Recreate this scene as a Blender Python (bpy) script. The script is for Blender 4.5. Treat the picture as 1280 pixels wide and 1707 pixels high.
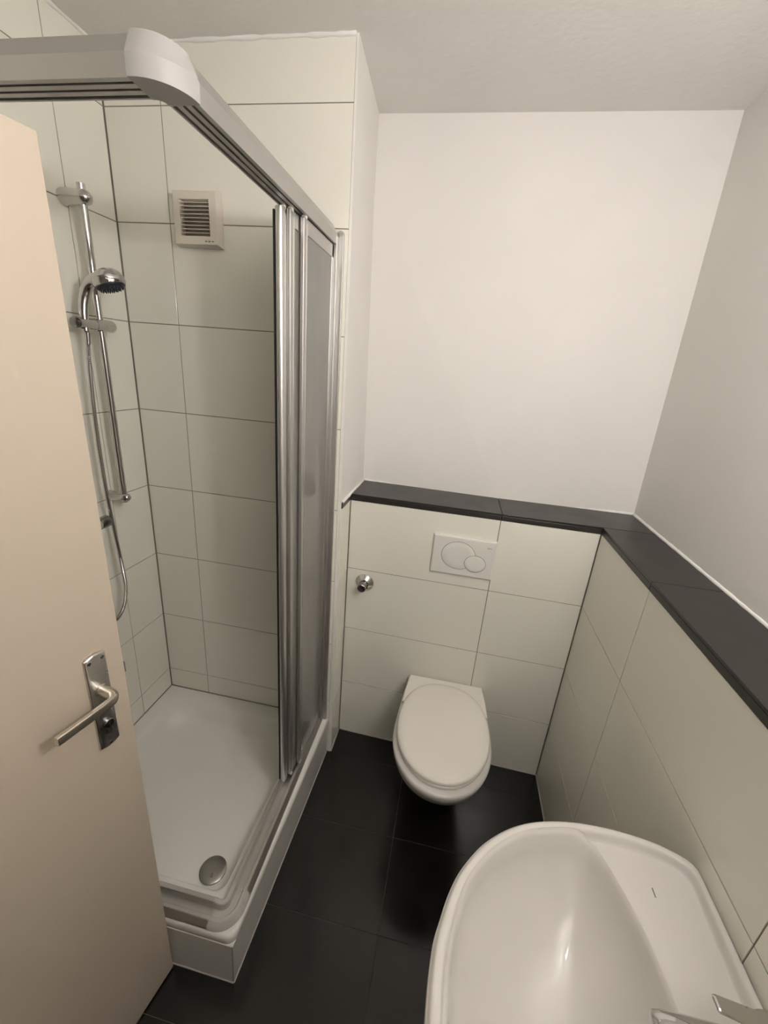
import bpy, bmesh, math, random
from mathutils import Vector, Matrix, Euler
random.seed(4)
for o in list(bpy.data.objects): bpy.data.objects.remove(o)
S = bpy.context.scene
COL = S.collection
PI = math.pi

# ------------------------------------------------------------------ camera
cam = bpy.data.cameras.new('camera'); cam_o = bpy.data.objects.new('camera', cam); COL.objects.link(cam_o)
cam.sensor_fit = 'VERTICAL'; cam.sensor_height = 36.0; cam.lens = 684.4038/1707*36; cam.clip_start = 0.01
cam_o.location = (0.3830, -1.3985, 1.7166)
cam_o.rotation_euler = Euler((1.2322, -0.0762, 0.1841), 'XYZ')
S.camera = cam_o
# ------------------------------------------------------------------ world, exposure
w = bpy.data.worlds.new('world'); S.world = w; w.use_nodes = True
w.node_tree.nodes['Background'].inputs['Color'].default_value = (1.0, .86, .70, 1)
w.node_tree.nodes['Background'].inputs['Strength'].default_value = .08
S.view_settings.view_transform = 'Standard'; S.view_settings.look = 'None'
S.view_settings.exposure = 0.45; S.view_settings.gamma = 1.0
S.view_settings.use_curve_mapping = False
LAMP_POS = Vector((.92, -1.17, 2.045)); LAMP_STRENGTH = 202.0; LAMP_COL = (1.0, .97, .955)

# ------------------------------------------------------------------ materials
def mat(name, col, rough=.5, metal=0., bump=None, coat=0., vary=None, ior=1.5, spec=.5):
    m = bpy.data.materials.new(name); m.use_nodes = True
    nt = m.node_tree; b = nt.nodes['Principled BSDF']
    b.inputs['Base Color'].default_value = (*col, 1); b.inputs['Roughness'].default_value = rough
    b.inputs['Metallic'].default_value = metal; b.inputs['IOR'].default_value = ior
    b.inputs['Coat Weight'].default_value = coat; b.inputs['Specular IOR Level'].default_value = spec
    tc = nt.nodes.new('ShaderNodeTexCoord')
    if vary:                                   # (scale, amount): faint colour mottling
        n = nt.nodes.new('ShaderNodeTexNoise'); n.inputs['Scale'].default_value = vary[0]; n.inputs['Detail'].default_value = 5
        nt.links.new(tc.outputs['Object'], n.inputs['Vector'])
        r = nt.nodes.new('ShaderNodeMapRange'); r.inputs['From Min'].default_value = .3; r.inputs['From Max'].default_value = .7
        r.inputs['To Min'].default_value = 1-vary[1]; r.inputs['To Max'].default_value = 1+vary[1]
        nt.links.new(n.outputs['Fac'], r.inputs['Value'])
        mx = nt.nodes.new('ShaderNodeVectorMath'); mx.operation = 'SCALE'; mx.inputs[0].default_value = col
        nt.links.new(r.outputs['Result'], mx.inputs['Scale']); nt.links.new(mx.outputs['Vector'], b.inputs['Base Color'])
        if len(vary) > 2:
            r2 = nt.nodes.new('ShaderNodeMapRange'); r2.inputs['To Min'].default_value = rough-vary[2]; r2.inputs['To Max'].default_value = rough+vary[2]
            r2.inputs['From Min'].default_value = .3; r2.inputs['From Max'].default_value = .7
            nt.links.new(n.outputs['Fac'], r2.inputs['Value']); nt.links.new(r2.outputs['Result'], b.inputs['Roughness'])
    if bump:                                   # (scale, strength, distance)
        n = nt.nodes.new('ShaderNodeTexNoise'); n.inputs['Scale'].default_value = bump[0]; n.inputs['Detail'].default_value = 6
        nt.links.new(tc.outputs['Object'], n.inputs['Vector'])
        bp = nt.nodes.new('ShaderNodeBump'); bp.inputs['Strength'].default_value = bump[1]; bp.inputs['Distance'].default_value = bump[2]
        nt.links.new(n.outputs['Fac'], bp.inputs['Height']); nt.links.new(bp.outputs['Normal'], b.inputs['Normal'])
    return m
M = {}
M['plaster'] = mat('plaster_paint', (.80, .775, .735), .75, bump=(60, .25, .002), vary=(3, .02))
M['ceiling'] = mat('ceiling_paint', (.78, .755, .715), .8, bump=(45, .45, .003), vary=(2.5, .02))
M['tile'] = mat('white_wall_tile', (.83, .808, .72), .13, bump=(6, .06, .002), vary=(2, .012, .02))
M['grout'] = mat('grey_grout', (.26, .24, .20), .85, bump=(200, .3, .001), vary=(20, .08))
M['black_tile'] = mat('black_floor_tile', (.009, .008, .0066), .2, bump=(90, .10, .0006), vary=(7, .25, .07))
M['dark_grout'] = mat('dark_grout', (.085, .08, .07), .8, vary=(30, .15))
M['ledge'] = mat('black_ledge_tile', (.026, .0235, .021), .34, bump=(120, .10, .0005), vary=(9, .15, .05))
M['joint'] = mat('grey_joint_silicone', (.42, .40, .36), .5, vary=(40, .03))
M['caulk'] = mat('white_silicone', (.87, .855, .82), .35, vary=(40, .02))
M['ceramic'] = mat('white_ceramic', (.67, .645, .605), .07, coat=.3, vary=(4, .01))
M['seat'] = mat('white_seat_plastic', (.85, .81, .735), .22, vary=(5, .015))
M['acrylic'] = mat('white_tray_acrylic', (.78, .765, .715), .16, vary=(4, .015))
M['apron'] = mat('white_apron_tile', (.74, .725, .68), .15, vary=(4, .015))
M['alu'] = mat('satin_aluminium', (.56, .545, .525), .42, .95, vary=(8, .01))
M['alu_light'] = mat('polished_aluminium', (.66, .645, .625), .38, .95, vary=(8, .01))
M['cap'] = mat('grey_plastic_cap', (.36, .345, .33), .4, vary=(15, .03))
M['cap_low'] = mat('light_grey_plastic_cap', (.50, .485, .45), .4, vary=(15, .03))
M['black'] = mat('black_rubber', (.012, .012, .012), .6, vary=(20, .1))
M['chrome'] = mat('chrome', (.60, .59, .58), .08, 1., vary=(10, .01))
M['dark_chrome'] = mat('dark_chrome', (.30, .29, .29), .2, 1., vary=(10, .04, .04))
M['steel'] = mat('brushed_steel', (.58, .56, .53), .34, 1., vary=(60, .05, .08))
M['drain_steel'] = mat('satin_drain_steel', (.36, .35, .33), .36, 1., vary=(9, .02))
M['handle'] = mat('satin_nickel', (.68, .64, .56), .32, 1., vary=(30, .04, .05))
M['navy'] = mat('dark_blue_plastic', (.012, .016, .03), .4, vary=(20, .1))
M['door'] = mat('cream_door_paint', (.51, .435, .345), .5, bump=(180, .12, .0008), vary=(3, .015))
M['fan'] = mat('ivory_plastic', (.72, .66, .575), .4, vary=(8, .02))
M['fan_dark'] = mat('dark_backing_plastic', (.50, .44, .37), .55, vary=(40, .12))
M['plate'] = mat('white_plate_plastic', (.77, .755, .70), .25, vary=(6, .01))
M['mark'] = mat('grey_print_and_gap_shade', (.16, .155, .15), .6, vary=(40, .05))
M['roller'] = mat('ivory_roller', (.72, .68, .6), .4, vary=(30, .05))
def frosted():
    m = bpy.data.materials.new('frosted_pane'); m.use_nodes = True; nt = m.node_tree; nt.nodes.clear()
    out = nt.nodes.new('ShaderNodeOutputMaterial')
    tr = nt.nodes.new('ShaderNodeBsdfTransparent'); tr.inputs['Color'].default_value = (.97, .97, .95, 1)
    tl = nt.nodes.new('ShaderNodeBsdfTranslucent'); tl.inputs['Color'].default_value = (.96, .95, .91, 1)
    df = nt.nodes.new('ShaderNodeBsdfDiffuse'); df.inputs['Color'].default_value = (.92, .90, .86, 1)
    gl = nt.nodes.new('ShaderNodeBsdfGlossy'); gl.inputs['Roughness'].default_value = .12
    fr = nt.nodes.new('ShaderNodeFresnel'); fr.inputs['IOR'].default_value = 1.5
    tc = nt.nodes.new('ShaderNodeTexCoord'); no = nt.nodes.new('ShaderNodeTexNoise'); no.inputs['Scale'].default_value = 7
    mp = nt.nodes.new('ShaderNodeMapping'); mp.inputs['Scale'].default_value = (1, 4, .8)
    nt.links.new(tc.outputs['Object'], mp.inputs['Vector']); nt.links.new(mp.outputs['Vector'], no.inputs['Vector'])
    rg = nt.nodes.new('ShaderNodeMapRange'); rg.inputs['To Min'].default_value = .30; rg.inputs['To Max'].default_value = .42
    nt.links.new(no.outputs['Fac'], rg.inputs['Value'])
    a = nt.nodes.new('ShaderNodeMixShader'); a.inputs['Fac'].default_value = .72
    nt.links.new(df.outputs[0], a.inputs[1]); nt.links.new(tl.outputs[0], a.inputs[2])
    b = nt.nodes.new('ShaderNodeMixShader'); nt.links.new(rg.outputs['Result'], b.inputs['Fac'])
    nt.links.new(a.outputs[0], b.inputs[1]); nt.links.new(tr.outputs[0], b.inputs[2])
    c = nt.nodes.new('ShaderNodeMixShader'); nt.links.new(fr.outputs[0], c.inputs['Fac'])
    nt.links.new(b.outputs[0], c.inputs[1]); nt.links.new(gl.outputs[0], c.inputs[2])
    nt.links.new(c.outputs[0], out.inputs['Surface'])
    return m
M['pane'] = frosted()
def emitter():
    m = bpy.data.materials.new('lit_opal_glass'); m.use_nodes = True
    b = m.node_tree.nodes['Principled BSDF']; b.inputs['Base Color'].default_value = (.9, .88, .84, 1)
    b.inputs['Emission Color'].default_value = (*LAMP_COL, 1); b.inputs['Emission Strength'].default_value = LAMP_STRENGTH
    return m
M['opal'] = emitter()

# ------------------------------------------------------------------ helpers
WL = {}                                         # world location of each root
def tag(o, label=None, cat=None, group=None, kind=None):
    if label: o['label'] = label
    if cat: o['category'] = cat
    if group: o['group'] = group
    if kind: o['kind'] = kind
    return o
def root(name, loc, label, cat, group=None, kind=None):
    o = bpy.data.objects.new(name, None); COL.objects.link(o); o.location = loc; o.empty_display_size = .05
    WL[o.name] = Vector(loc); return tag(o, label, cat, group, kind)
class MB:
    def __init__(s): s.v = []; s.f = []
    def add(s, vs, fs):
        n = len(s.v); s.v += [Vector(q) for q in vs]; s.f += [tuple(i+n for i in f) for f in fs]; return s
    def box(s, a, b):
        (x0, y0, z0), (x1, y1, z1) = a, b
        x0, x1 = sorted((x0, x1)); y0, y1 = sorted((y0, y1)); z0, z1 = sorted((z0, z1))
        return s.add([(x0,y0,z0),(x1,y0,z0),(x1,y1,z0),(x0,y1,z0),(x0,y0,z1),(x1,y0,z1),(x1,y1,z1),(x0,y1,z1)],
                     [(0,3,2,1),(4,5,6,7),(0,1,5,4),(1,2,6,5),(2,3,7,6),(3,0,4,7)])
    def hexa(s, lo, hi):                        # two quads, counter-clockwise seen from hi
        return s.add(list(lo)+list(hi), [(3,2,1,0),(4,5,6,7),(0,1,5,4),(1,2,6,5),(2,3,7,6),(3,0,4,7)])
    def loft(s, rings, caps=(True, True), closed=True):
        n = len(rings[0]); vs = [q for r in rings for q in r]; fs = []
        for i in range(len(rings)-1):
            for j in range(n if closed else n-1):
                k = (j+1) % n; fs.append((i*n+j, i*n+k, (i+1)*n+k, (i+1)*n+j))
        if caps[0]: fs.append(tuple(reversed(range(n))))
        if caps[1]: fs.append(tuple((len(rings)-1)*n+j for j in range(n)))
        return s.add(vs, fs)
    def tube(s, pts, rad, n=14):
        pts = [Vector(p) for p in pts]; rs = rad if isinstance(rad, (list, tuple)) else [rad]*len(pts)
        t0 = (pts[1]-pts[0]).normalized(); a = t0.orthogonal().normalized(); rings = []
        for i, p in enumerate(pts):
            t = (pts[min(i+1, len(pts)-1)]-pts[max(i-1, 0)]).normalized()
            a = (a-t*a.dot(t)).normalized(); b = t.cross(a)
            rings.append([p+(a*math.cos(2*PI*j/n)+b*math.sin(2*PI*j/n))*rs[i] for j in range(n)])
        return s.loft(rings)
    def lathe(s, o, ax, prof, n=28):            # prof: (distance along axis, radius)
        o = Vector(o); ax = Vector(ax).normalized(); a = ax.orthogonal().normalized(); b = ax.cross(a)
        return s.loft([[o+ax*h+(a*math.cos(2*PI*j/n)+b*math.sin(2*PI*j/n))*max(r, 1e-4) for j in range(n)] for h, r in prof])
    def build(s, name, m, parent=None, smooth=False, bevel=0., kind=None, label=None):
        base = Vector((0, 0, 0))
        p = parent
        while p is not None:
            if p.name in WL: base = WL[p.name]; break
            p = p.parent
        me = bpy.data.meshes.new(name); me.from_pydata([tuple(q-base) for q in s.v], [], s.f); me.update()
        bm = bmesh.new(); bm.from_mesh(me); bmesh.ops.recalc_face_normals(bm, faces=bm.faces); bm.to_mesh(me); bm.free()
        me.materials.append(M[m])
        if smooth is True:
            for q in me.polygons: q.use_smooth = True
        elif smooth:
            me.shade_smooth_by_angle(smooth) if hasattr(me, 'shade_smooth_by_angle') else None
            for q in me.polygons: q.use_smooth = True
            try: me.set_sharp_from_angle(angle=smooth)
            except Exception: pass
        o = bpy.data.objects.new(name, me); COL.objects.link(o)
        if parent is not None: o.parent = parent
        if bevel:
            b = o.modifiers.new('bevel', 'BEVEL'); b.width = bevel; b.segments = 2; b.limit_method = 'ANGLE'; b.angle_limit = math.radians(40)
        return tag(o, label, kind=kind)
def smoothstep(a, b, x):
    t = max(0., min(1., (x-a)/(b-a))); return t*t*(3-2*t)
def catmull(pts, n=8):
    pts = [Vector(p) for p in pts]; out = []
    for i in range(len(pts)-1):
        p0, p1, p2, p3 = pts[max(i-1, 0)], pts[i], pts[i+1], pts[min(i+2, len(pts)-1)]
        for k in range(n):
            t = k/n; out.append(.5*((2*p1)+(p2-p0)*t+(2*p0-5*p1+4*p2-p3)*t*t+(3*p1-p0-3*p2+p3)*t**3))
    return out+[pts[-1]]
TM = {}
def tile(parent, name, O, U, V, u0, u1, v0, v1, m, gap=.0015, th=.006, ch=.0004):
    """one tile as its own object; its face lies on the plane O+uU+vV, alike tiles share mesh data"""
    U = Vector(U).normalized(); V = Vector(V).normalized(); N = U.cross(V)
    u0 += gap; u1 -= gap; v0 += gap; v1 -= gap
    du, dv = round(u1-u0, 4), round(v1-v0, 4); key = (du, dv, m)
    if key not in TM:
        c = ch; a, b = du, dv
        vs = [(0,0,-th),(a,0,-th),(a,b,-th),(0,b,-th),(0,0,-c),(a,0,-c),(a,b,-c),(0,b,-c),(c,c,0),(a-c,c,0),(a-c,b-c,0),(c,b-c,0)]
        fs = [(3,2,1,0),(8,9,10,11)]+[(i,(i+1)%4,(i+1)%4+4,i+4) for i in range(4)]+[(i+4,(i+1)%4+4,(i+1)%4+8,i+8) for i in range(4)]
        me = bpy.data.meshes.new(name); me.from_pydata(vs, [], fs); me.materials.append(M[m]); me.update(); TM[key] = me
    o = bpy.data.objects.new(name, TM[key]); COL.objects.link(o); o.parent = parent
    mt = Matrix((U, V, N)).transposed().to_4x4(); mt.translation = Vector(O)+U*u0+V*v0
    o.matrix_local = mt
    return o
def tile_wall(parent, O, U, V, us, vs, m='tile', name='tile', gap=.0015, ends=(.0, .0)):
    for i in range(len(us)-1):
        for j in range(len(vs)-1):
            tile(parent, name, O, U, V, us[i]+(ends[0] if i == 0 else 0), us[i+1]-(ends[1] if i == len(us)-2 else 0), vs[j], vs[j+1], m, gap)

# ------------------------------------------------------------------ the room: measured in metres
H = 2.5458; XL = -.804; XE = -.0143; W0 = .9502; XP = 1.1312; YF = -1.52
YB0, YB1, YP0, YP1 = .1357, .1158, .3642, .3365
ZL, ZT = 1.2044, 1.2314
G = .0018
def struct(name, mb, m, label, cat='wall'):
    return tag(mb.build(name, m), label, cat, kind='structure')
# floor
fl = struct('floor', MB().box((-.95, -2.6, -.12), (1.25, .5, -G)), 'dark_grout', 'black tiled bathroom floor', 'floor')
fx = [-.804, -.252, .348, .9502]; fy = [-2.1, -1.8, -1.5, -1.2, -.9, -.6, -.3, -.001, .1345]
tile_wall(fl, (0, 0, 0), (1, 0, 0), (0, 1, 0), fx, fy, 'black_tile', gap=.0010)
# ceiling
ce = struct('ceiling', MB().box((-.95, -2.6, H), (1.25, .5, H+.12)), 'ceiling', 'white painted rough ceiling', 'ceiling')
def bead(parent, pts, r, name='caulk_bead', jit=.0, m='caulk'):
    P = []
    for a, b in zip(pts[:-1], pts[1:]):
        a, b = Vector(a), Vector(b); n = max(2, int((b-a).length/.02))
        P += [a.lerp(b, k/n) for k in range(n)]
    P.append(Vector(pts[-1]))
    return MB().tube(P, [r*(1+random.uniform(-jit, jit)) for _ in P], 8).build(name, m, parent, smooth=True)
bead(ce, [(XL+.01, -.001, H-.001), (XE, -.001, H-.001)], .006, jit=.4)
bead(ce, [(XL+.001, -.005, H-.001), (XL+.001, -1.5, H-.001)], .006, jit=.3)
rows = [0, .3, .6, .9, 1.2, 1.5, 1.8, 2.1, 2.4, H-.003]
# shower walls
wl = struct('wall_left', MB().box((-.95, YF, 0), (XL-G, .05, H)), 'grout', 'white tiled shower wall carrying the riser rail')
for i, (a, b) in enumerate([(0, .181), (.181, .781), (.781, 1.381), (1.381, 1.515)]):
    for j in range(len(rows)-1):
        tile(wl, 'tile', (XL, -b, 0), (0, 1, 0), (0, 0, 1), 0, b-a-(.002 if i == 0 else 0), rows[j], rows[j+1], 'tile')
ws = struct('wall_back_shower', MB().box((XL-.1, G, 0), (XE-.0008, .045, H)), 'grout', 'white tiled shower wall carrying the fan')
tile_wall(ws, (XL, 0, 0), (1, 0, 0), (0, 0, 1), [0, -.61-XL, XE-XL], rows, ends=(.002, 0))
# alcove cheek: white edge strip and plaster above the ledge, tiles below
def cheek(z, xf, xb): return [Vector((x, y, z)) for x, y in ((XE-.0005, .0005), (xf, .0005), (xb, .45), (-.075, .45), (-.075, .05), (XE-.0005, .05))]
al = struct('wall_alcove_left', MB().loft([cheek(0, -.004, -.004), cheek(1.228, -.004, -.004), cheek(1.2282, -.003, -.0012), cheek(H, -.008, -.031)]),
            'plaster', 'narrow white alcove cheek beside the shower')
for j in range(4):
    z1 = rows[j+1] if j < 3 else ZL
    tile(al, 'tile', (0, .004, 0), (0, 1, 0), (0, 0, 1), 0, YB0-.004-.003, rows[j], z1, 'tile')
tile(al, 'edge_tile', (.0, .014, 0), (0, 1, 0), (0, 0, 1), 0, YB0-.014, ZL, ZT, 'ledge', gap=.0006)
# plaster walls
wb = struct('wall_back', MB().hexa([(-.15, .5, 0), (1.3, .5, 0), (1.3, .5, H), (-.15, .5, H)][::-1],
     [(-.15, YP0+.0036, 0), (1.28, .3027, 0), (1.28, .3693, H), (-.15, YP0-.0006, H)][::-1]), 'plaster', 'smooth white plaster wall above the toilet ledge')
wr = struct('wall_right', MB().hexa([(1.28, YF, 0), (1.28, YF, H), (1.28, .45, H), (1.28, .45, 0)],
     [(XP+.004, YF, 0), (XP, YF, H), (1.1203, .45, H), (1.1405, .45, 0)]), 'plaster', 'white plaster wall above the long ledge')
# tiled boxing below the ledge
ub = Vector((W0, YB1-YB0, 0)); Lb = ub.length; ubn = ub.normalized(); nb = Vector((ubn.y, -ubn.x, 0))
wc = struct('wall_back_lower', MB().hexa([(0, YB0+G, 0), (W0, YB1+G, 0), (W0, YP1, 0), (0, YP0, 0)], [(0, YB0+G, ZL), (W0, YB1+G, ZL), (W0, YP1, ZL), (0, YP0, ZL)]), 'grout', 'white tiled cistern boxing behind the toilet')
vr = [0, .3, .6, .9, ZL]
tile_wall(wc, (0, YB0, 0), ubn, (0, 0, 1), [0, .592, Lb], vr, ends=(.0015, .002))
wk = struct('wall_right_lower', MB().box((W0+G, YF, 0), (XP+.002, YP1, ZL)), 'grout', 'white tiled boxing under the long ledge')
for i, (a, b) in enumerate([(YB1-.002, -.3009), (-.3009, -.9009), (-.9009, -1.5009)]):
    for j in range(4):
        tile(wk, 'tile', (W0, a, 0), (0, -1, 0), (0, 0, 1), 0, a-b, vr[j], vr[j+1], 'tile')
# front wall with the doorway the picture was taken from
wf = MB().box((-.95, YF-.12, 0), (-.40, YF, H)).box((.46, YF-.12, 0), (1.28, YF, H)).box((-.40, YF-.12, 2.03), (.46, YF, H))
struct('wall_front', wf, 'plaster', 'white wall with the doorway')
# ledge of black tiles
t1 = root('trim_1', (0, 0, 0), 'black tiled ledge behind the toilet', 'ledge', kind='structure')
t2 = root('trim_2', (0, 0, 0), 'long black tiled ledge on the basin wall', 'ledge', kind='structure')
def slab(parent, quad, z0, z1, name='ledge_tile', m='ledge', bv=.0012):
    return MB().hexa([(x, y, z0) for x, y in quad], [(x, y, z1) for x, y in quad]).build(name, m, parent, bevel=bv)
def yb(x): return YB0+(YB1-YB0)*x/W0
def yp(x): return YP0+(YP1-YP0)*x/XP
e = .0008; zt = ZT-.0075
slab(t1, [(.001, yb(0)-.002), (.592-e, yb(.592)-.002), (.592-e, yp(.592)), (.001, yp(0))], zt, ZT)
slab(t1, [(.592+e, yb(.592)-.002), (XP, yb(W0)-.002), (XP, YP1), (.592+e, yp(.592))], zt, ZT)
for a, b in ((.001, .592-e), (.592+e, W0-.002)):
    slab(t1, [(a, yb(a)-.002), (b, yb(b)-.002), (b, yb(b)+.006), (a, yb(a)+.006)], ZL, zt-.0006, 'edge_tile')
slab(t1, [(.001, yb(0)+.007), (W0, yb(W0)+.007), (XP, YP1-.001), (.001, yp(0)-.001)], ZL+.001, zt-.0004, 'ledge_bed', 'dark_grout', 0)
ys = [YB1-.0035, -.3009, -.9009, -1.5009]
for a, b in zip(ys[:-1], ys[1:]):
    slab(t2, [(W0-.002, b+e), (XP, b+e), (XP, a-e), (W0-.002, a-e)], zt, ZT)
    slab(t2, [(W0-.002, b+e), (W0+.006, b+e), (W0+.006, a-e), (W0-.002, a-e)], ZL, zt-.0006, 'edge_tile')
slab(t2, [(W0+.007, -1.5), (XP, -1.5), (XP, YB1), (W0+.007, YB1)], ZL+.001, zt-.0004, 'ledge_bed', 'dark_grout', 0)
bead(t1, [(0.0, .016, ZT+.001), (-.001, YP0-.002, ZT+.001)], .0065, jit=.12)  # ledge beads: real silicone, thickened to carry the bright halo along the walls
bead(t1, [(-.001, YP0-.002, ZT+.001), (XP-.001, YP1-.002, ZT+.001)], .0068, jit=.12)
bead(t2, [(XP-.001, YP1-.004, ZT+.001), (XP-.001, -1.5, ZT+.001)], .0068, jit=.12)
bead(wc, [(0, YB0-.0012, .001), (W0, YB1-.0012, .001)], .0022, m='joint')
bead(wk, [(W0-.0012, YB1, .001), (W0-.0012, -1.5, .001)], .0022, m='joint')
bead(al, [(.0012, .002, .001), (.0012, YB0, .001)], .0022, m='joint')

# ------------------------------------------------------------------ shower tray
TR = root('shower_tray', (-.41, -.40, 0), 'white square shower tray raised on a tiled plinth', 'shower tray')
def rsq(x0, x1, y0, y1, r, z, n=10):            # rounded rectangle ring; r = radii (x1y0, x1y1, x0y1, x0y0)
    out = []
    for (cx, cy, a0), rr in zip(((x1, y0, -90), (x1, y1, 0), (x0, y1, 90), (x0, y0, 180)), r):
        sx = -1 if cx == x1 else 1; sy = -1 if cy == y1 else 1
        for k in range(n+1):
            a = math.radians(a0+90*k/n); out.append(Vector((cx+sx*rr+rr*math.cos(a), cy+sy*rr+rr*math.sin(a), z)))
    return out
def skew(r): return [Vector((q.x+(.020*(q.y)/.8*smoothstep(-.5, -.03, q.x)), q.y, q.z)) for q in r]
ox0, ox1, oy0, oy1 = XL+.0005, -.0165, -.790, -.0005
rings = [rsq(ox0, ox1-.002, oy0+.002, oy1, (.028, .002, .002, .002), .165)]
rings += [rsq(ox0, ox1, oy0, oy1, (.028, .002, .002, .002), .172), rsq(ox0, ox1, oy0, oy1, (.028, .002, .002, .002), .189),
          rsq(ox0, ox1-.003, oy0+.003, oy1, (.026, .002, .002, .002), .196), rsq(ox0, ox1-.009, oy0+.009, oy1, (.02, .002, .002, .002), .199)]
ix = [(.055, .199, .06), (.068, .197, .075), (.078, .190, .085), (.09, .172, .10), (.102, .150, .11), (.118, .136, .12), (.14, .1305, .12), (.20, .130, .08), (.30, .130, .02)]
for o_, z, r in ix: rings.append(rsq(XL+o_*.9, ox1-.066-o_*.38, oy0+.066+o_*.38, -o_*1.0, (r*.4, r*1.2, r*1.5, r*.8), z))
MB().loft([skew(r) for r in rings], (False, True)).build('tray', 'acrylic', TR, smooth=math.radians(50))
MB().hexa([(-.0535, -.793, 0), (-.0415, -.793, 0), (-.0195, -.002, 0), (-.0315, -.002, 0)],
          [(-.0515, -.790, .1655), (-.0395, -.790, .1655), (-.0180, -.002, .1655), (-.0300, -.002, .1655)]).build('apron_panel', 'apron', TR, bevel=.001)
MB().hexa([(XL+.001, -.794, 0), (-.0440, -.794, 0), (-.0545, -.782, 0), (XL+.001, -.782, 0)],
          [(XL+.001, -.7905, .1655), (-.0420, -.7905, .1655), (-.0525, -.778, .1655), (XL+.001, -.778, .1655)]).build('apron_panel', 'apron', TR, bevel=.001)
MB().hexa([(-.0452, -.7935, 0), (-.0420, -.7935, 0), (-.0440, -.790, 0), (-.0460, -.790, 0)], [(-.0432, -.7902, .165), (-.0400, -.7902, .165), (-.0420, -.787, .165), (-.0440, -.787, .165)]).build('corner_joint', 'grout', TR)
bead(TR, [(XL+.002, -.7955, .001), (-.044, -.795, .001), (-.0408, -.793, .001), (-.0188, -.004, .001)], .0022, m='joint')
bead(wl, [(XL+.001, -.78, .2), (XL+.001, -.002, .2)], .0028, m='grout'); bead(ws, [(XL+.001, -.001, .2), (-.07, -.001, .2)], .0028, m='grout')
dr = MB().lathe((-.207, -.620, .1302), (0, 0, 1), [(0, .040), (.004, .042), (.0075, .0415), (.0095, .038), (.0115, .024), (.012, 0)], 40).build('drain_cover', 'drain_steel', TR, smooth=math.radians(35), label='brushed steel drain cover')
drop = []
for k in range(20):
    a = 2*PI*k/20; rr = .0045; x = rr*math.sin(a)*(1 if math.cos(a) < .3 else .75*(1-math.cos(a))*1.2); y = -rr*math.cos(a) if math.cos(a) < .3 else -rr*math.cos(a)*1.9
    drop.append((x, y))
MB().loft([[Vector((-.200+a*s+b*s*.3, -.638-b*s+a*s*.3, z)) for a, b in drop] for s, z in ((1, .1415), (1, .1430), (.6, .1430), (.6, .1415))], (False, False)).build('drop_mark', 'mark', dr)

# ------------------------------------------------------------------ shower enclosure
EN = root('shower_enclosure', (-.41, -.40, .199), 'corner entry shower enclosure with silver frame and frosted sliding panels', 'shower enclosure')
ZB = 2.053
def rail_profile():                             # (depth inward from the outer face, height above the underside)
    p = [(0, 0), (0, .027), (.015, .053), (.018, .055), (.044, .055), (.046, .053), (.046, -.001)]
    for c in (.040, .0255, .011):               # three running slots from inside out
        p += [(c+.0025, -.001 if c > .03 else 0), (c+.0025, .016), (c-.0025, .016), (c-.0025, 0)]
    return p
RXo, RYo = -.044, -.772
prof = rail_profile()
CX, CY = -.103, -.713                           # where the corner cap begins on each arm
MB().loft([[Vector((RXo-u, y, ZB+h)) for u, h in prof] for y in (CY, -.016)]).build('top_rail', 'alu', EN)
MB().loft([[Vector((x, RYo+u, ZB+h)) for u, h in prof] for x in (XL+.002, CX)]).build('top_rail', 'alu', EN)
for c in (.040, .0255, .011):                   # black strips added deep in the slots to darken them
    MB().box((RXo-c-.0024, CY, ZB+.011), (RXo-c+.0024, -.02, ZB+.0158)).build('slot_strip', 'black', EN)
    MB().box((XL+.004, RYo+c-.0024, ZB+.011), (CX, RYo+c+.0024, ZB+.0158)).build('slot_strip', 'black', EN)
capp = [(-.002, 0), (-.002, .026), (.0125, .0565), (.016, .0585), (.044, .0585), (.047, .056), (.047, -.001)]
R = CX-RXo; R = RXo-CX; arc = []
Ry_ = CY-RYo
arc.append([Vector((CX-.004, RYo+u, ZB+h)) for u, h in capp])
for k in range(0, 15):
    a = math.radians(-90+90*k/14); ring = []
    for u, h in capp:
        ring.append(Vector((CX+max(R-u, .006)*math.cos(a) if True else 0, CY+max(Ry_-u, .006)*math.sin(a), ZB+h)))
    arc.append(ring)
arc.append([Vector((RXo-u, CY+.004, ZB+h)) for u, h in capp])
MB().loft(arc).build('corner_cap', 'cap', EN, smooth=math.radians(16), label='rounded grey plastic corner cap')
# bottom track
trk = [(0, 0), (.002, .005), (.011, .0195), (.013, .021), (.021, .021), (.023, .018), (.025, .012), (.043, .012), (.044, .034), (.046, .036), (.056, .036), (.058, .034), (.058, 0)]
TXo, TYo, TZ = -.040, -.785, .1995
MB().loft([[Vector((TXo-u, y, TZ+h)) for u, h in trk] for y in (-.690, -.014)]).build('bottom_track', 'alu', EN)
MB().loft([[Vector((x, TYo+u, TZ+h)) for u, h in trk] for x in (XL+.002, -.116)]).build('bottom_track', 'alu', EN)
arc = [[Vector((-.120, TYo+u-.0015, TZ+h+.0012)) for u, h in trk]]
bcx, bcy, R2 = -.104, -.721, .064
for k in range(11):
    a = math.radians(-90+90*k/10)
    arc.append([Vector((bcx+max(R2-u+.0015, .004)*math.cos(a), bcy+max(R2-u+.0015, .004)*math.sin(a), TZ+h+.0012)) for u, h in trk])
arc.append([Vector((TXo-u+.0015, -.686, TZ+h+.0012)) for u, h in trk])
MB().loft(arc).build('bottom_corner_cap', 'cap_low', EN, smooth=math.radians(30), label='rounded grey corner piece of the bottom track')
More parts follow.
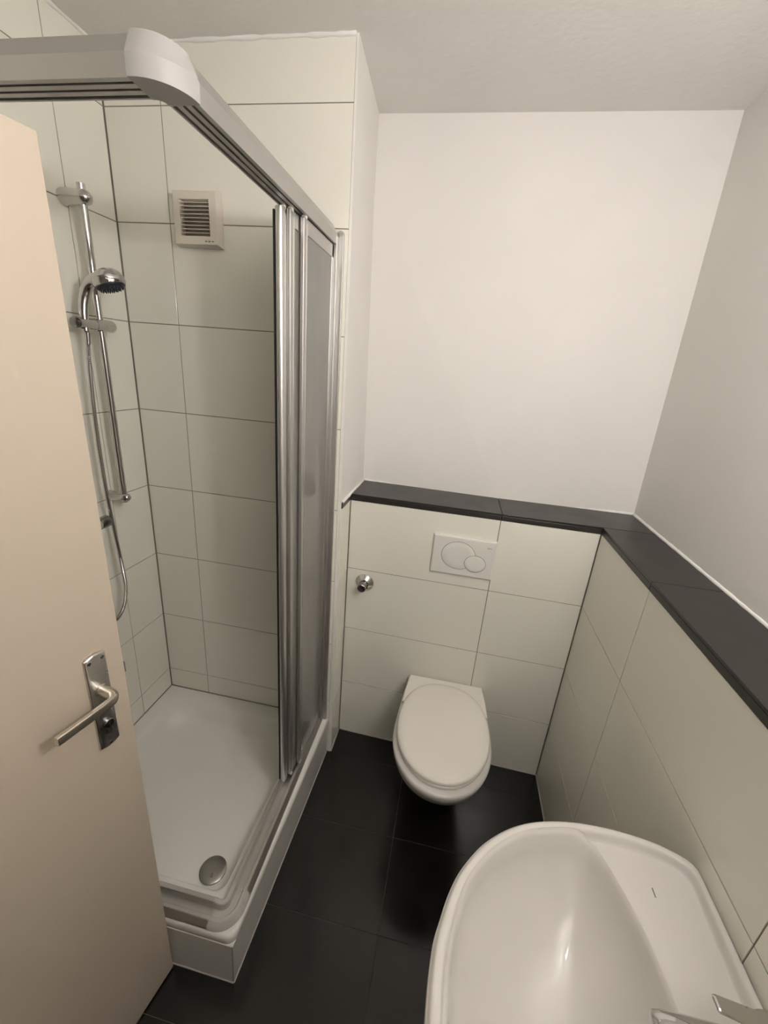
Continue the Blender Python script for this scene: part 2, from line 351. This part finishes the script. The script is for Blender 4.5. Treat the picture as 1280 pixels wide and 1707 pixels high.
# wall profiles
MB().box((-.066, -.030, .20), (-.041, -.0005, 2.075)).build('wall_profile', 'alu', EN, bevel=.0015)
pr = [(-.041, .201), (-.026, .201), (-.026, 2.083), (-.028, 2.089), (-.033, 2.092), (-.041, 2.092)]
MB().loft([[Vector((x, y, z)) for x, z in pr] for y in (-.013, -.0005)]).build('wall_profile_cover', 'alu', EN, bevel=.001)
MB().box((XL+.0005, -.762, .20), (XL+.03, -.735, 2.052)).build('wall_profile', 'alu', EN, bevel=.0015)
# panels: (kind, offset inward from the outer face, far end, leading end); both sides of the corner
def panel(side, kind, u, y0, y1, lead):
    """y0 near the wall, y1 the leading edge, along the rail"""
    z0, z1 = TZ+.038, ZB-.003
    def P(t, du, z):                            # t distance from the wall along the rail, du inward
        return (RXo-u-du, -t, z) if side == 'right' else (XL+t, RYo+u+du, z)
    def bx(t0, t1, d0, d1, a, b): return MB().box(P(t0, d0, a), P(t1, d1, b))
    pn = bx(y0, y1-.012, .0035, .0065, z0+.03, z1-.03).build(kind, 'pane', EN, label='frosted translucent pane')
    st = bx(y1-.027, y1, .0005, .0115, z0, z1).build('stile', 'alu_light' if lead else 'alu', pn, bevel=.0025)
    bx(y0, y0+.014, .001, .010, z0, z1).build('stile', 'alu', pn, bevel=.0015)
    bx(y0, y1-.027, .001, .010, z1-.034, z1).build('rail_bar', 'alu', pn, bevel=.001)
    bx(y0, y1-.027, .001, .010, z0, z0+.030).build('rail_bar', 'alu', pn, bevel=.001)
    bx(y1-.019, y1-.017, -.0006, .0008, z0+.01, z1-.012).build('stile_rib', 'alu_light', pn)
    if lead:                                    # rounded pull profile with a black seal
        t = y1+.006; pts = []
        for k in range(9):
            a = math.radians(-90+180*k/8); pts.append((t+.009*math.cos(a), .006+.010*math.sin(a)))
        pts += [(y1-.004, .016), (y1-.004, -.004)]
        MB().loft([[Vector(P(tt, dd, z)) for tt, dd in pts] for z in (z0-.006, z1-.004)]).build('pull_profile', 'alu_light', pn, smooth=math.radians(35), label='bright rounded pull profile')
        bx(y1-.002, y1+.011, .0165, .0205, z0-.006, z1-.01).build('seal', 'black', pn)
    for zz in (z0-.004, z1+.001):
        q = P(y1-.010, .004, zz)
        ax = (1, 0, 0) if side == 'right' else (0, 1, 0)
        MB().lathe((q[0]-.006*ax[0], q[1]-.006*ax[1], q[2]), ax, [(0, .003), (.001, .006), (.011, .006), (.012, .003)], 14).build('roller', 'roller', pn, smooth=math.radians(35))
    return pn
for sd in ('right', 'front'):
    panel(sd, 'fixed_panel', .006, .028, .272, False)
    panel(sd, 'sliding_panel', .0195, .036, .325, False)
    panel(sd, 'sliding_panel', .034, .040, .338, True)

# ------------------------------------------------------------------ riser rail, hand shower, hose, mixer on the left wall
RR = root('riser_rail', (-.745, -.19, 1.21), 'chrome shower riser rail on the tiled wall', 'shower rail')
bxr, byr = -.745, -.19
MB().tube([(bxr, byr, 1.195), (bxr, byr, 2.138)], .0105, 20).build('bar', 'chrome', RR, smooth=math.radians(50))
for z, k in ((2.105, 0), (1.212, 1)):
    b = MB()
    if k == 0:
        sec = [(XL+.0005, .026, .022), (XL+.012, .027, .023), (-.775, .021, .021), (-.745, .021, .021), (-.728, .018, .018), (-.720, .010, .010), (-.7185, .002, .002)]
    else:
        sec = [(XL+.0005, .020, .020), (XL+.008, .020, .020), (-.785, .0155, .0155), (-.745, .0165, .0165), (-.731, .0145, .0145), (-.724, .008, .008), (-.722, .002, .002)]
    b.loft([[Vector((x, byr+ry*math.cos(2*PI*j/24), z+rz*math.sin(2*PI*j/24))) for j in range(24)] for x, ry, rz in sec])
    b.build('bracket', 'chrome', RR, smooth=math.radians(50))
sl = MB().lathe((bxr, -.274, 1.772), (0, 1, 0), [(0, .012), (.003, .0165), (.06, .0175), (.0605, .0168), (.0615, .0168), (.062, .0185), (.125, .0185), (.131, .016), (.133, .004)], 26).build('slider', 'chrome', RR, smooth=math.radians(35))
MB().lathe((bxr, -.287, 1.772), (0, 1, 0), [(0, .007), (.003, .014), (.013, .016)], 22).build('knob', 'dark_chrome', sl, smooth=math.radians(40))
# hand shower
HS = root('hand_shower', (-.745, -.246, 1.755), 'chrome hand shower with dark blue spray face, clipped in the slider', 'hand shower')
hp = catmull([(-.741, -.249, 1.748), (-.742, -.248, 1.785), (-.742, -.243, 1.820), (-.737, -.238, 1.848), (-.725, -.237, 1.872), (-.706, -.236, 1.889), (-.682, -.234, 1.897)], 6)
MB().tube(hp, [.0105+.0045*smoothstep(0, .5, i/(len(hp)-1))+.002*smoothstep(.7, 1, i/(len(hp)-1)) for i in range(len(hp))], 20).build('handle', 'chrome', HS, smooth=True)
hx = Vector((.30, .06, -.95)).normalized(); hc = Vector((-.658, -.232, 1.893))
hd = MB().lathe(hc, hx, [(-.030, .002), (-.029, .012), (-.024, .026), (-.014, .037), (-.004, .0415), (-.003, .0412), (-.0025, .0408), (-.002, .0424), (.010, .0432), (.016, .041), (.017, .0385)], 40).build('head', 'chrome', HS, smooth=math.radians(28))
fc = MB().lathe(hc+hx*.0165, hx, [(0, .0385), (.003, .0375), (.007, .031), (.008, .022), (.008, 0)], 36).build('spray_face', 'navy', hd, smooth=math.radians(35), label='dark blue spray face')
pa = hx.orthogonal().normalized(); pb = hx.cross(pa)
nz = MB()
for r_, n_ in ((.030, 18), (.021, 12), (.011, 6)):
    for k in range(n_):
        a = 2*PI*k/n_; p = hc+hx*(.022 if r_ > .025 else .0235)+(pa*math.cos(a)+pb*math.sin(a))*r_
        nz.lathe(p, hx, [(0, .0022), (.0055, .0016), (.006, .0003)], 8)
o = nz.build('nozzles', 'navy', HS, smooth=math.radians(40)); o['kind'] = 'stuff'
# hose
SH = root('shower_hose', (-.745, -.25, 1.74), 'ribbed chrome shower hose hanging in a loop', 'shower hose')
hs = catmull([(-.738, -.247, 1.750), (-.742, -.252, 1.68), (-.748, -.258, 1.50), (-.750, -.257, 1.28), (-.747, -.250, 1.10), (-.744, -.243, .95), (-.744, -.243, .87), (-.745, -.262, .808), (-.747, -.300, .775), (-.75, -.345, .80), (-.752, -.375, .88), (-.752, -.392, .98), (-.752, -.398, 1.085)], 26)
rib = MB(); rr = []
dense = []
for i in range(len(hs)-1):
    for k in range(2): dense.append(hs[i].lerp(hs[i+1], k/2))
dense.append(hs[-1])
MB().tube(dense, [.0068 if i % 2 else .0057 for i in range(len(dense))], 10).build('hose', 'chrome', SH, smooth=math.radians(40))
MB().tube([(-.7385, -.2475, 1.7475), (-.740, -.2495, 1.715)], [.0088, .0078], 14).build('hose_cone', 'chrome', SH, smooth=math.radians(40))
MB().tube([(-.752, -.397, 1.085), (-.752, -.394, 1.05)], [.0095, .008], 14).build('hose_nut', 'chrome', SH, smooth=math.radians(40))
# mixer
MX = root('shower_mixer', (-.76, -.40, 1.15), 'chrome single lever shower mixer half hidden by the open door', 'mixer tap')
MB().tube([(-.752, -.50, 1.150), (-.752, -.49, 1.150), (-.752, -.31, 1.150), (-.752, -.302, 1.150)], [.018, .023, .023, .018], 24).build('body', 'chrome', MX, smooth=math.radians(50))
for y in (-.475, -.325):
    MB().lathe((XL+.0005, y, 1.150), (1, 0, 0), [(0, .031), (.006, .030), (.013, .020), (.014, .014), (.04, .013)], 26).build('wall_flange', 'chrome', MX, smooth=math.radians(40))
MB().lathe((-.752, -.40, 1.160), (0, 0, 1), [(0, .021), (.02, .0225), (.032, .021), (.038, .012), (.039, .002)], 26).build('cartridge_cap', 'chrome', MX, smooth=math.radians(40))
MB().hexa([(-.76, -.412, 1.183), (-.665, -.408, 1.172), (-.665, -.392, 1.172), (-.76, -.388, 1.183)], [(-.76, -.412, 1.197), (-.665, -.408, 1.181), (-.665, -.392, 1.181), (-.76, -.388, 1.197)]).build('lever', 'chrome', MX, bevel=.004)
MB().tube([(-.752, -.40, 1.128), (-.752, -.398, 1.084)], [.013, .010], 16).build('outlet', 'chrome', MX, smooth=math.radians(40))
MB().lathe((-.752, -.302, 1.150), (0, 1, 0), [(0, .018), (.004, .020), (.034, .020), (.038, .015)], 22).build('side_knob', 'dark_chrome', MX, smooth=math.radians(35))

# ------------------------------------------------------------------ extractor fan
FN = root('extractor_fan', (-.500, 0, 2.108), 'square ivory extractor fan with louvred slats', 'extractor fan')
fx0, fx1, fz0, fz1, fd = -.578, -.424, 2.033, 2.184, -.031
gx0, gx1, gz0, gz1 = -.552, -.452, 2.060, 2.158
def rect(x0, x1, z0, z1, y): return [Vector((x0, y, z0)), Vector((x1, y, z0)), Vector((x1, y, z1)), Vector((x0, y, z1))]
b = MB().loft([rect(fx0, fx1, fz0, fz1, -.0004), rect(fx0, fx1, fz0, fz1, -.012), rect(fx0+.004, fx1-.004, fz0+.005, fz1-.004, fd+.001), rect(fx0+.006, fx1-.006, fz0+.007, fz1-.006, fd),
              rect(gx0, gx1, gz0, gz1, fd-.001), rect(gx0+.003, gx1-.003, gz0+.003, gz1-.003, -.010)], (True, False))
b.add([(gx0+.003, -.010, gz0+.003), (gx1-.003, -.010, gz0+.003), (gx1-.003, -.010, gz1-.003), (gx0+.003, -.010, gz1-.003)], [(0, 1, 2, 3)])
b.build('housing', 'fan', FN)
ns = 9
for k in range(ns):
    z = gz0+.0035+(gz1-gz0-.007)*(k+.5)/ns
    MB().hexa([(gx0+.0032, fd-.0005, z-.0012), (gx1-.0032, fd-.0005, z-.0012), (gx1-.0032, -.012, z+.0065), (gx0+.0032, -.012, z+.0065)],
              [(gx0+.0032, fd-.0005, z+.0002), (gx1-.0032, fd-.0005, z+.0002), (gx1-.0032, -.012, z+.008), (gx0+.0032, -.012, z+.008)]).build('slat', 'fan', FN)
MB().box((gx0+.0032, -.0112, gz0+.0032), (gx1-.0032, -.0104, gz1-.0032)).build('backing', 'fan_dark', FN)  # darker mottled sheet behind the slats
for k, (x, wd) in enumerate(((-.470, .006), (-.459, .007), (-.4465, .005))):
    MB().box((x, fd-.0016, 2.0452), (x+wd, fd+.0002, 2.0478)).build('brand_mark', 'mark', FN)

# ------------------------------------------------------------------ toilet, flush plate, valve
TX = .481
TO = root('toilet', (TX, .125, .20), 'wall hung white toilet with the lid closed', 'toilet')
def egg(yc, lf, lb, wf, z, pf=2.05, pb=2.5, n=48, cx=TX):
    out = []
    for k in range(n):
        a = 2*PI*k/n; s, c = math.sin(a), math.cos(a); p = pf if c > 0 else pb
        x = wf*math.copysign(abs(s)**(2/p), s); y = yc-(lf if c > 0 else lb)*math.copysign(abs(c)**(2/p), c)
        out.append(Vector((cx+x, y, z)))
    return out
def bowl(z, yf, wmax, wback, ybk=.1235):         # D-shaped section: straight back, rounded front
    ym = yf+.235*(ybk-yf)/.535; n = 15; pts = []
    for k in range(n+1):                         # right side, back to the middle
        t = k/n; pts.append((wback+(wmax-wback)*smoothstep(-.15, 1.0, t), ybk+(ym-ybk)*t))
    for k in range(1, 24):
        a = PI/2*k/24; pts.append((wmax*math.cos(a)**.97, ym+(yf-ym)*math.sin(a)))
    pts.append((0, yf))
    out = [Vector((TX+x, y, z)) for x, y in pts]
    out += [Vector((TX-x, y, z)) for x, y in reversed(pts[:-1])]
    return out
def bw(y): return y
secs = [(.085, -.07, .085, .085), (.09, -.115, .105, .10), (.14, -.185, .125, .115), (.20, -.255, .142, .130), (.26, -.315, .158, .143), (.315, -.362, .171, .153),
        (.355, -.392, .180, .160), (.385, -.405, .184, .1635), (.402, -.410, .1855, .1645), (.411, -.408, .184, .1635), (.4145, -.402, .179, .1595)]
MB().loft([bowl(*s) for s in secs]).build('bowl', 'ceramic', TO, smooth=math.radians(60))
# flat hinge deck of the seat, then the seat ring and the lid
def deck(z, k=0.):
    q = [(-.158+k, .118-k), (.158-k, .118-k), (.170-k, .02), (.174-k, -.05), (-.174+k, -.05), (-.170+k, .02)]
    return [Vector((TX+x, y, z)) for x, y in q]
MB().loft([deck(.4146), deck(.424), deck(.428, .003)]).build('hinge_deck', 'seat', TO, bevel=.002)
MB().loft([egg(-.160, .222, .20, .168, .4148), egg(-.160, .226, .20, .171, .418), egg(-.160, .226, .20, .171, .427), egg(-.160, .222, .20, .168, .4295)]).build('seat', 'seat', TO, smooth=math.radians(40))
lidr = [(-.004, .4300), (0, .432), (0, .439), (-.003, .4435), (-.008, .4462), (-.02, .4482), (-.05, .4497), (-.09, .4505), (-.14, .4508)]
MB().loft([egg(-.158, .228+d, .232+d, .1745+d, z, pb=2.35) for d, z in lidr]).build('lid', 'seat', TO, smooth=math.radians(60))
FP = root('flush_plate', (.472, .124, 1.034), 'white dual flush plate with two oval buttons', 'flush plate')
def fpm(x, z, d): y = yb(x)-d; return Vector((x, y, z))
def frect(x0, x1, z0, z1, d): return [fpm(x0, z0, d), fpm(x1, z0, d), fpm(x1, z1, d), fpm(x0, z1, d)]
MB().loft([frect(.350, .594, .952, 1.117, .0005), frect(.350, .594, .952, 1.117, .008), frect(.353, .591, .955, 1.114, .0115), frect(.356, .588, .958, 1.111, .0125)]).build('plate', 'plate', FP)
def oval(cx, cz, rx, rz, d, n=48): return [fpm(cx+rx*math.cos(2*PI*k/n), cz+rz*math.sin(2*PI*k/n), d) for k in range(n)]
def button(cx, cz, rx, rz, dg, lab):           # raised dark ring painted as the gap's shade, then the slightly domed key
    MB().loft([oval(cx, cz, rx+.0016, rz+.0016, dg-.003), oval(cx, cz, rx+.0016, rz+.0016, dg)]).build('gap_shade_ring', 'mark', FP)
    MB().loft([oval(cx, cz, rx, rz, dg-.002), oval(cx, cz, rx, rz, dg+.0006), oval(cx, cz, rx-.001, rz-.001, dg+.0012), oval(cx, cz, rx*.6, rz*.6, dg+.0013), oval(cx, cz, rx*.2, rz*.2, dg+.0013)]).build('button', 'plate', FP, smooth=math.radians(35), label=lab)
button(.453, 1.039, .0655, .0575, .0129, 'large oval flush button')
button(.5215, 1.014, .0405, .034, .0145, 'small oval flush button')
def text(body, size, parent, name, pos, rot, m='mark', width=None):
    c = bpy.data.curves.new(name, 'FONT'); c.body = body; c.size = size; c.align_x = 'CENTER'; c.align_y = 'CENTER'; c.extrude = .0002
    t = bpy.data.objects.new('tmp_text', c); COL.objects.link(t)
    me = bpy.data.meshes.new_from_object(t.evaluated_get(bpy.context.evaluated_depsgraph_get()))
    bpy.data.objects.remove(t); me.materials.clear(); me.materials.append(M[m])
    o = bpy.data.objects.new(name, me); COL.objects.link(o); o.parent = parent
    o.location = Vector(pos)-WL[parent.name]; o.rotation_euler = rot
    return o
text('GEBERIT', .0058, FP, 'brand_mark', fpm(.5695, 1.0875, .0128), (PI/2, 0, math.atan2(ubn.y, ubn.x)))
VA = root('wall_valve', (.080, .134, .843), 'chrome wall rosette with a capped pipe stub', 'valve')
vo = Vector((.081, yb(.08)-.0005, .843)); vn = Vector((ubn.y, -ubn.x, 0))
vr_ = MB().lathe(vo, vn, [(0, .039), (.003, .0395), (.008, .036), (.016, .026), (.021, .0215), (.0215, .0185), (.019, .0175)], 40).build('rosette', 'chrome', VA, smooth=math.radians(40))
MB().lathe(vo+vn*.012, vn, [(0, .0168), (.026, .0168), (.027, .0155)], 28).build('stub', 'chrome', VA, smooth=math.radians(40))
MB().lathe(vo+vn*.0385, vn, [(0, .0155), (.0005, .0185), (.017, .0185), (.0185, .0165), (.019, .002)], 8).build('cap_nut', 'dark_chrome', VA)

# ------------------------------------------------------------------ wash basin and tap
BN = root('wash_basin', (.93, -1.07, .80), 'white ceramic wash basin with a raised tap deck', 'wash basin')
BC = Vector((.665, -1.07))
oh = [(.449, -1.07), (.4500, -1.03), (.4545, -.985), (.4640, -.951), (.4745, -.918), (.491, -.882), (.515, -.847), (.543, -.815), (.584, -.782), (.627, -.758), (.676, -.741), (.729, -.731), (.781, -.7275), (.835, -.729), (.887, -.7365), (.922, -.748), (.938, -.757), (.9475, -.770), (.9485, -.80), (.9485, -.9), (.9485, -1.07)]
bh = [(.477, -1.07), (.4785, -1.0), (.4865, -.95), (.506, -.893), (.538, -.847), (.573, -.812), (.622, -.779), (.690, -.756), (.738, -.750), (.763, -.761), (.782, -.797), (.800, -.85), (.8125, -.90), (.8195, -.95), (.8225, -1.0), (.823, -1.07)]
def polar(pts):
    q = [(math.atan2(y-BC.y, x-BC.x), math.hypot(x-BC.x, y-BC.y)) for x, y in pts]
    q = [((a if a > 1e-6 or a > -1e-6 else a), r) for a, r in q]; q = sorted(q)
    return q
def prad(q, a):
    a = abs((a+PI) % (2*PI)-PI)
    if a <= q[0][0]: return q[0][1]
    for (a0, r0), (a1, r1) in zip(q[:-1], q[1:]):
        if a <= a1: return r0+(r1-r0)*(a-a0)/max(a1-a0, 1e-9)
    return q[-1][1]
qo = polar([(p.x, p.y) for p in catmull([(x, y, 0) for x, y in oh], 6)]); qb = polar([(p.x, p.y) for p in catmull([(x, y, 0) for x, y in bh], 6)])
NB = 240; ang = [2*PI*k/NB for k in range(NB)]
ZD, ZR = .8425, .862
def ring(fr, fz): return [Vector((BC.x+fr(a)*math.cos(a), BC.y+fr(a)*math.sin(a), fz(a))) for a in ang]
def topz(d):                                    # height of the rim by distance from the outer edge
    z = ZD+(ZR-ZD)*(1-smoothstep(.017, .027, d)); return z-.009*(1-smoothstep(0, .007, d))
rg = []
rg.append(ring(lambda a: .02*1., lambda a: .688))
for t in (.15, .3, .45, .58, .68, .76, .83, .89, .935, .965, .985):
    rg.append(ring(lambda a, t=t: .97*t*prad(qb, a), lambda a, t=t: .688+(ZD-.006-.688)*(.12*t*t+.88*(1-(1-min(t, 1)**3.6)**.62))))
def eh(a): return topz(prad(qo, a)-prad(qb, a))
rg.append(ring(lambda a: prad(qb, a)*.975, lambda a: eh(a)-.010))
rg.append(ring(lambda a: prad(qb, a)*.99, lambda a: eh(a)-.003))
rg.append(ring(lambda a: prad(qb, a)+.001, lambda a: eh(a)-.0004))
for d in (.20, .15, .11, .08, .06, .045, .036, .031, .028, .0255, .023, .0205, .018, .0155, .012, .008, .005, .0025, .0008, 0):
    def dc(a, d=d): return min(d, prad(qo, a)-prad(qb, a)-.0015)
    rg.append(ring(lambda a: prad(qo, a)-dc(a), lambda a: topz(dc(a))))
sk = [(.001, .846), (.001, .836), (-.004, .822), (-.012, .80), (-.03, .77), (-.06, .735), (-.11, .70), (-.17, .675)]
for d, z in sk:
    rg.append([Vector((min(BC.x+max(prad(qo, a)+d, .05)*math.cos(a) if math.cos(a) < .3 else BC.x+(prad(qo, a)+d*.15)*math.cos(a), .9485), BC.y+max(prad(qo, a)+d, .05)*math.sin(a), z)) for a in ang])
MB().loft(rg, (True, True)).build('bowl', 'ceramic', BN, smooth=math.radians(60))
MB().lathe((BC.x, BC.y, .6885), (0, 0, 1), [(0, .031), (.003, .031), (.005, .027), (.006, .002)], 30).build('waste_plug', 'chrome', BN, smooth=math.radians(35))
MB().box((.8505, -.829, ZD-.001), (.8525, -.814, ZD+.0006)).build('brand_mark', 'mark', BN)
FA = root('basin_tap', (.882, -1.026, ZD), 'chrome single lever basin tap on the tap deck', 'basin tap')
fx_, fy_ = .882, -1.026
MB().lathe((fx_, fy_, ZD+.0003), (0, 0, 1), [(0, .027), (.004, .027), (.006, .024), (.06, .0235), (.085, .024), (.088, .022)], 32).build('body', 'chrome', FA, smooth=math.radians(40))
MB().loft([[Vector((x, fy_+hw*math.cos(2*PI*k/20), z+hh*math.sin(2*PI*k/20))) for k in range(20)] for x, hw, z, hh in
           ((.875, .020, .893, .016), (.845, .0195, .896, .0145), (.80, .0185, .897, .0125), (.77, .0185, .895, .011), (.758, .017, .893, .009), (.754, .010, .892, .005))]).build('spout', 'chrome', FA, smooth=math.radians(45))
lv = MB().lathe((fx_, fy_, ZD+.0875), (0, 0, 1), [(0, .0235), (.012, .0245), (.022, .021), (.028, .012), (.0295, .001)], 32).build('lever_cap', 'chrome', FA, smooth=math.radians(45))
MB().hexa([(.905, fy_-.011, .951), (.905, fy_+.011, .951), (.805, fy_+.009, .976), (.805, fy_-.009, .976)][::-1], [(.905, fy_-.011, .962), (.905, fy_+.011, .962), (.805, fy_+.009, .983), (.805, fy_-.009, .983)][::-1]).build('lever', 'chrome', FA, bevel=.0035)

# ------------------------------------------------------------------ the open door
da = Vector((-.229, -.803, 0)); dd = Vector((-.184, -.983, 0)).normalized(); dn = Vector((-dd.y, dd.x, 0))
if dn.x < 0: dn = -dn
def D(s, z, o=0.): q = da+dd*s+dn*o; return Vector((q.x, q.y, z))
DO = root('door_1', (da.x, da.y, .008), 'cream painted bathroom door standing open', 'door', kind='structure')
lf = MB().hexa([D(0, .008, -.04), D(.70, .008, -.04), D(.70, .008, 0), D(0, .008, 0)], [D(0, 1.983, -.04), D(.70, 1.983, -.04), D(.70, 1.983, 0), D(0, 1.983, 0)]).build('leaf', 'door', DO, bevel=.0015)
pts = []
s0, s1, z0, z1 = .0365, .0765, .944, 1.1585
for k in range(9):
    t = k/8; pts.append((s0+(s1-s0)*t, z1+.0055*(1-(2*t-1)**2)))
for k in range(9):
    t = k/8; pts.append((s1+(s0-s1)*t, z0-.0055*(1-(2*t-1)**2)))
def inset(p, d):
    cs, cz = (s0+s1)/2, (z0+z1)/2
    return [(cs+(a-cs)*(1-d/.02), cz+(b_-cz)*(1-d/.107)) for a, b_ in p]
es = MB().loft([[D(a, b_, o) for a, b_ in inset(pts, i)] for i, o in ((0, .0003), (0, .005), (.0012, .0068), (.003, .0078))]).build('escutcheon', 'steel', DO, smooth=math.radians(30), label='brushed steel escutcheon plate')
for a, b_ in ((.0445, 1.1515), (.0695, 1.1515), (.0565, .947)):
    MB().lathe(D(a, b_, .0075), dn, [(0, .0036), (.001, .0036), (.0015, .0024)], 14).build('screw', 'dark_chrome', es)
    MB().hexa([D(a-.003, b_-.0005, .0089), D(a+.003, b_-.0005, .0089), D(a+.003, b_+.0005, .0089), D(a-.003, b_+.0005, .0089)], [D(a-.003, b_-.0005, .0093), D(a+.003, b_-.0005, .0093), D(a+.003, b_+.0005, .0093), D(a-.003, b_+.0005, .0093)]).build('screw_slot', 'black', es)
ky = MB().lathe(D(.0565, .999, .007), dn, [(0, .0098), (.006, .0098), (.0068, .0088), (.0069, .001)], 26).build('lock_cylinder', 'dark_chrome', es, smooth=math.radians(35), label='dark lock cylinder')
MB().hexa([D(.0515, .974, .0072), D(.0615, .974, .0072), D(.0615, .994, .0072), D(.0515, .994, .0072)], [D(.0515, .974, .0122), D(.0615, .974, .0122), D(.0615, .994, .0122), D(.0515, .994, .0122)]).build('lock_cylinder_tail', 'black', es, bevel=.004)
MB().hexa([D(.0557, .9935, .0136), D(.0573, .9935, .0136), D(.0573, 1.0045, .0136), D(.0557, 1.0045, .0136)], [D(.0557, .9935, .0143), D(.0573, .9935, .0143), D(.0573, 1.0045, .0143), D(.0557, 1.0045, .0143)]).build('key_slot', 'black', es)
hl = MB()
hpth = catmull([D(.0565, 1.081, .006), D(.0565, 1.081, .026), D(.0575, 1.081, .040), D(.064, 1.0815, .0490), D(.078, 1.082, .0525), D(.12, 1.083, .054), D(.168, 1.084, .0545)], 5)
rings = []
for i, p in enumerate(hpth):
    t = i/(len(hpth)-1); tg = (hpth[min(i+1, len(hpth)-1)]-hpth[max(i-1, 0)]).normalized(); zz = Vector((0, 0, 1)); sd_ = tg.cross(zz).normalized()
    hh = .0105-.0018*smoothstep(.3, .6, t); ww = .0105-.0055*smoothstep(.25, .6, t); pw = 2+4*smoothstep(.3, .6, t)
    rings.append([p+zz*hh*math.copysign(abs(math.sin(a))**(2/pw), math.sin(a))+sd_*ww*math.copysign(abs(math.cos(a))**(2/pw), math.cos(a)) for a in [2*PI*k/24 for k in range(24)]])
hl.loft(rings).build('lever', 'handle', DO, smooth=math.radians(45), label='satin nickel lever')
MB().lathe(D(.0565, 1.081, .0075), dn, [(0, .0125), (.004, .012)], 24).build('lever_collar', 'handle', DO, smooth=math.radians(40))
MB().hexa([D(-.0005, 1.068, -.026), D(-.010, 1.068, -.020), D(-.010, 1.068, -.012), D(-.0005, 1.068, -.010)], [D(-.0005, 1.092, -.026), D(-.010, 1.092, -.020), D(-.010, 1.092, -.012), D(-.0005, 1.092, -.010)]).build('latch_bolt', 'dark_chrome', DO)

# ------------------------------------------------------------------ wall lamp above the basin: the room's light
lx, ly, lz = LAMP_POS
LP = root('wall_lamp', (XP, ly, lz), 'round opal wall lamp above the basin with an added chrome plate cutting its downward light', 'wall lamp')
MB().box((XP+.0015, ly-.04, lz-.075), (XP-.020, ly+.04, lz-.005)).build('base', 'chrome', LP, bevel=.004)
MB().tube(catmull([(XP-.018, ly, lz-.045), (lx+.08, ly, lz-.05), (lx+.02, ly, lz-.056), (lx, ly, lz-.052), (lx, ly, lz-.044)], 5), .008, 14).build('arm', 'chrome', LP, smooth=math.radians(50))
MB().lathe((lx, ly, lz-.045), (0, 0, 1), [(0, .042), (.002, .049), (.006, .0505), (.0085, .049)], 36).build('light_baffle', 'chrome', LP, smooth=math.radians(35))  # unseen plate added under the drum to hold light off the basin
MB().lathe((lx, ly, lz-.0365), (0, 0, 1), [(0, .042), (.066, .053), (.071, .050), (.074, .040), (.0745, .001)], 36).build('diffuser', 'opal', LP, smooth=math.radians(35))
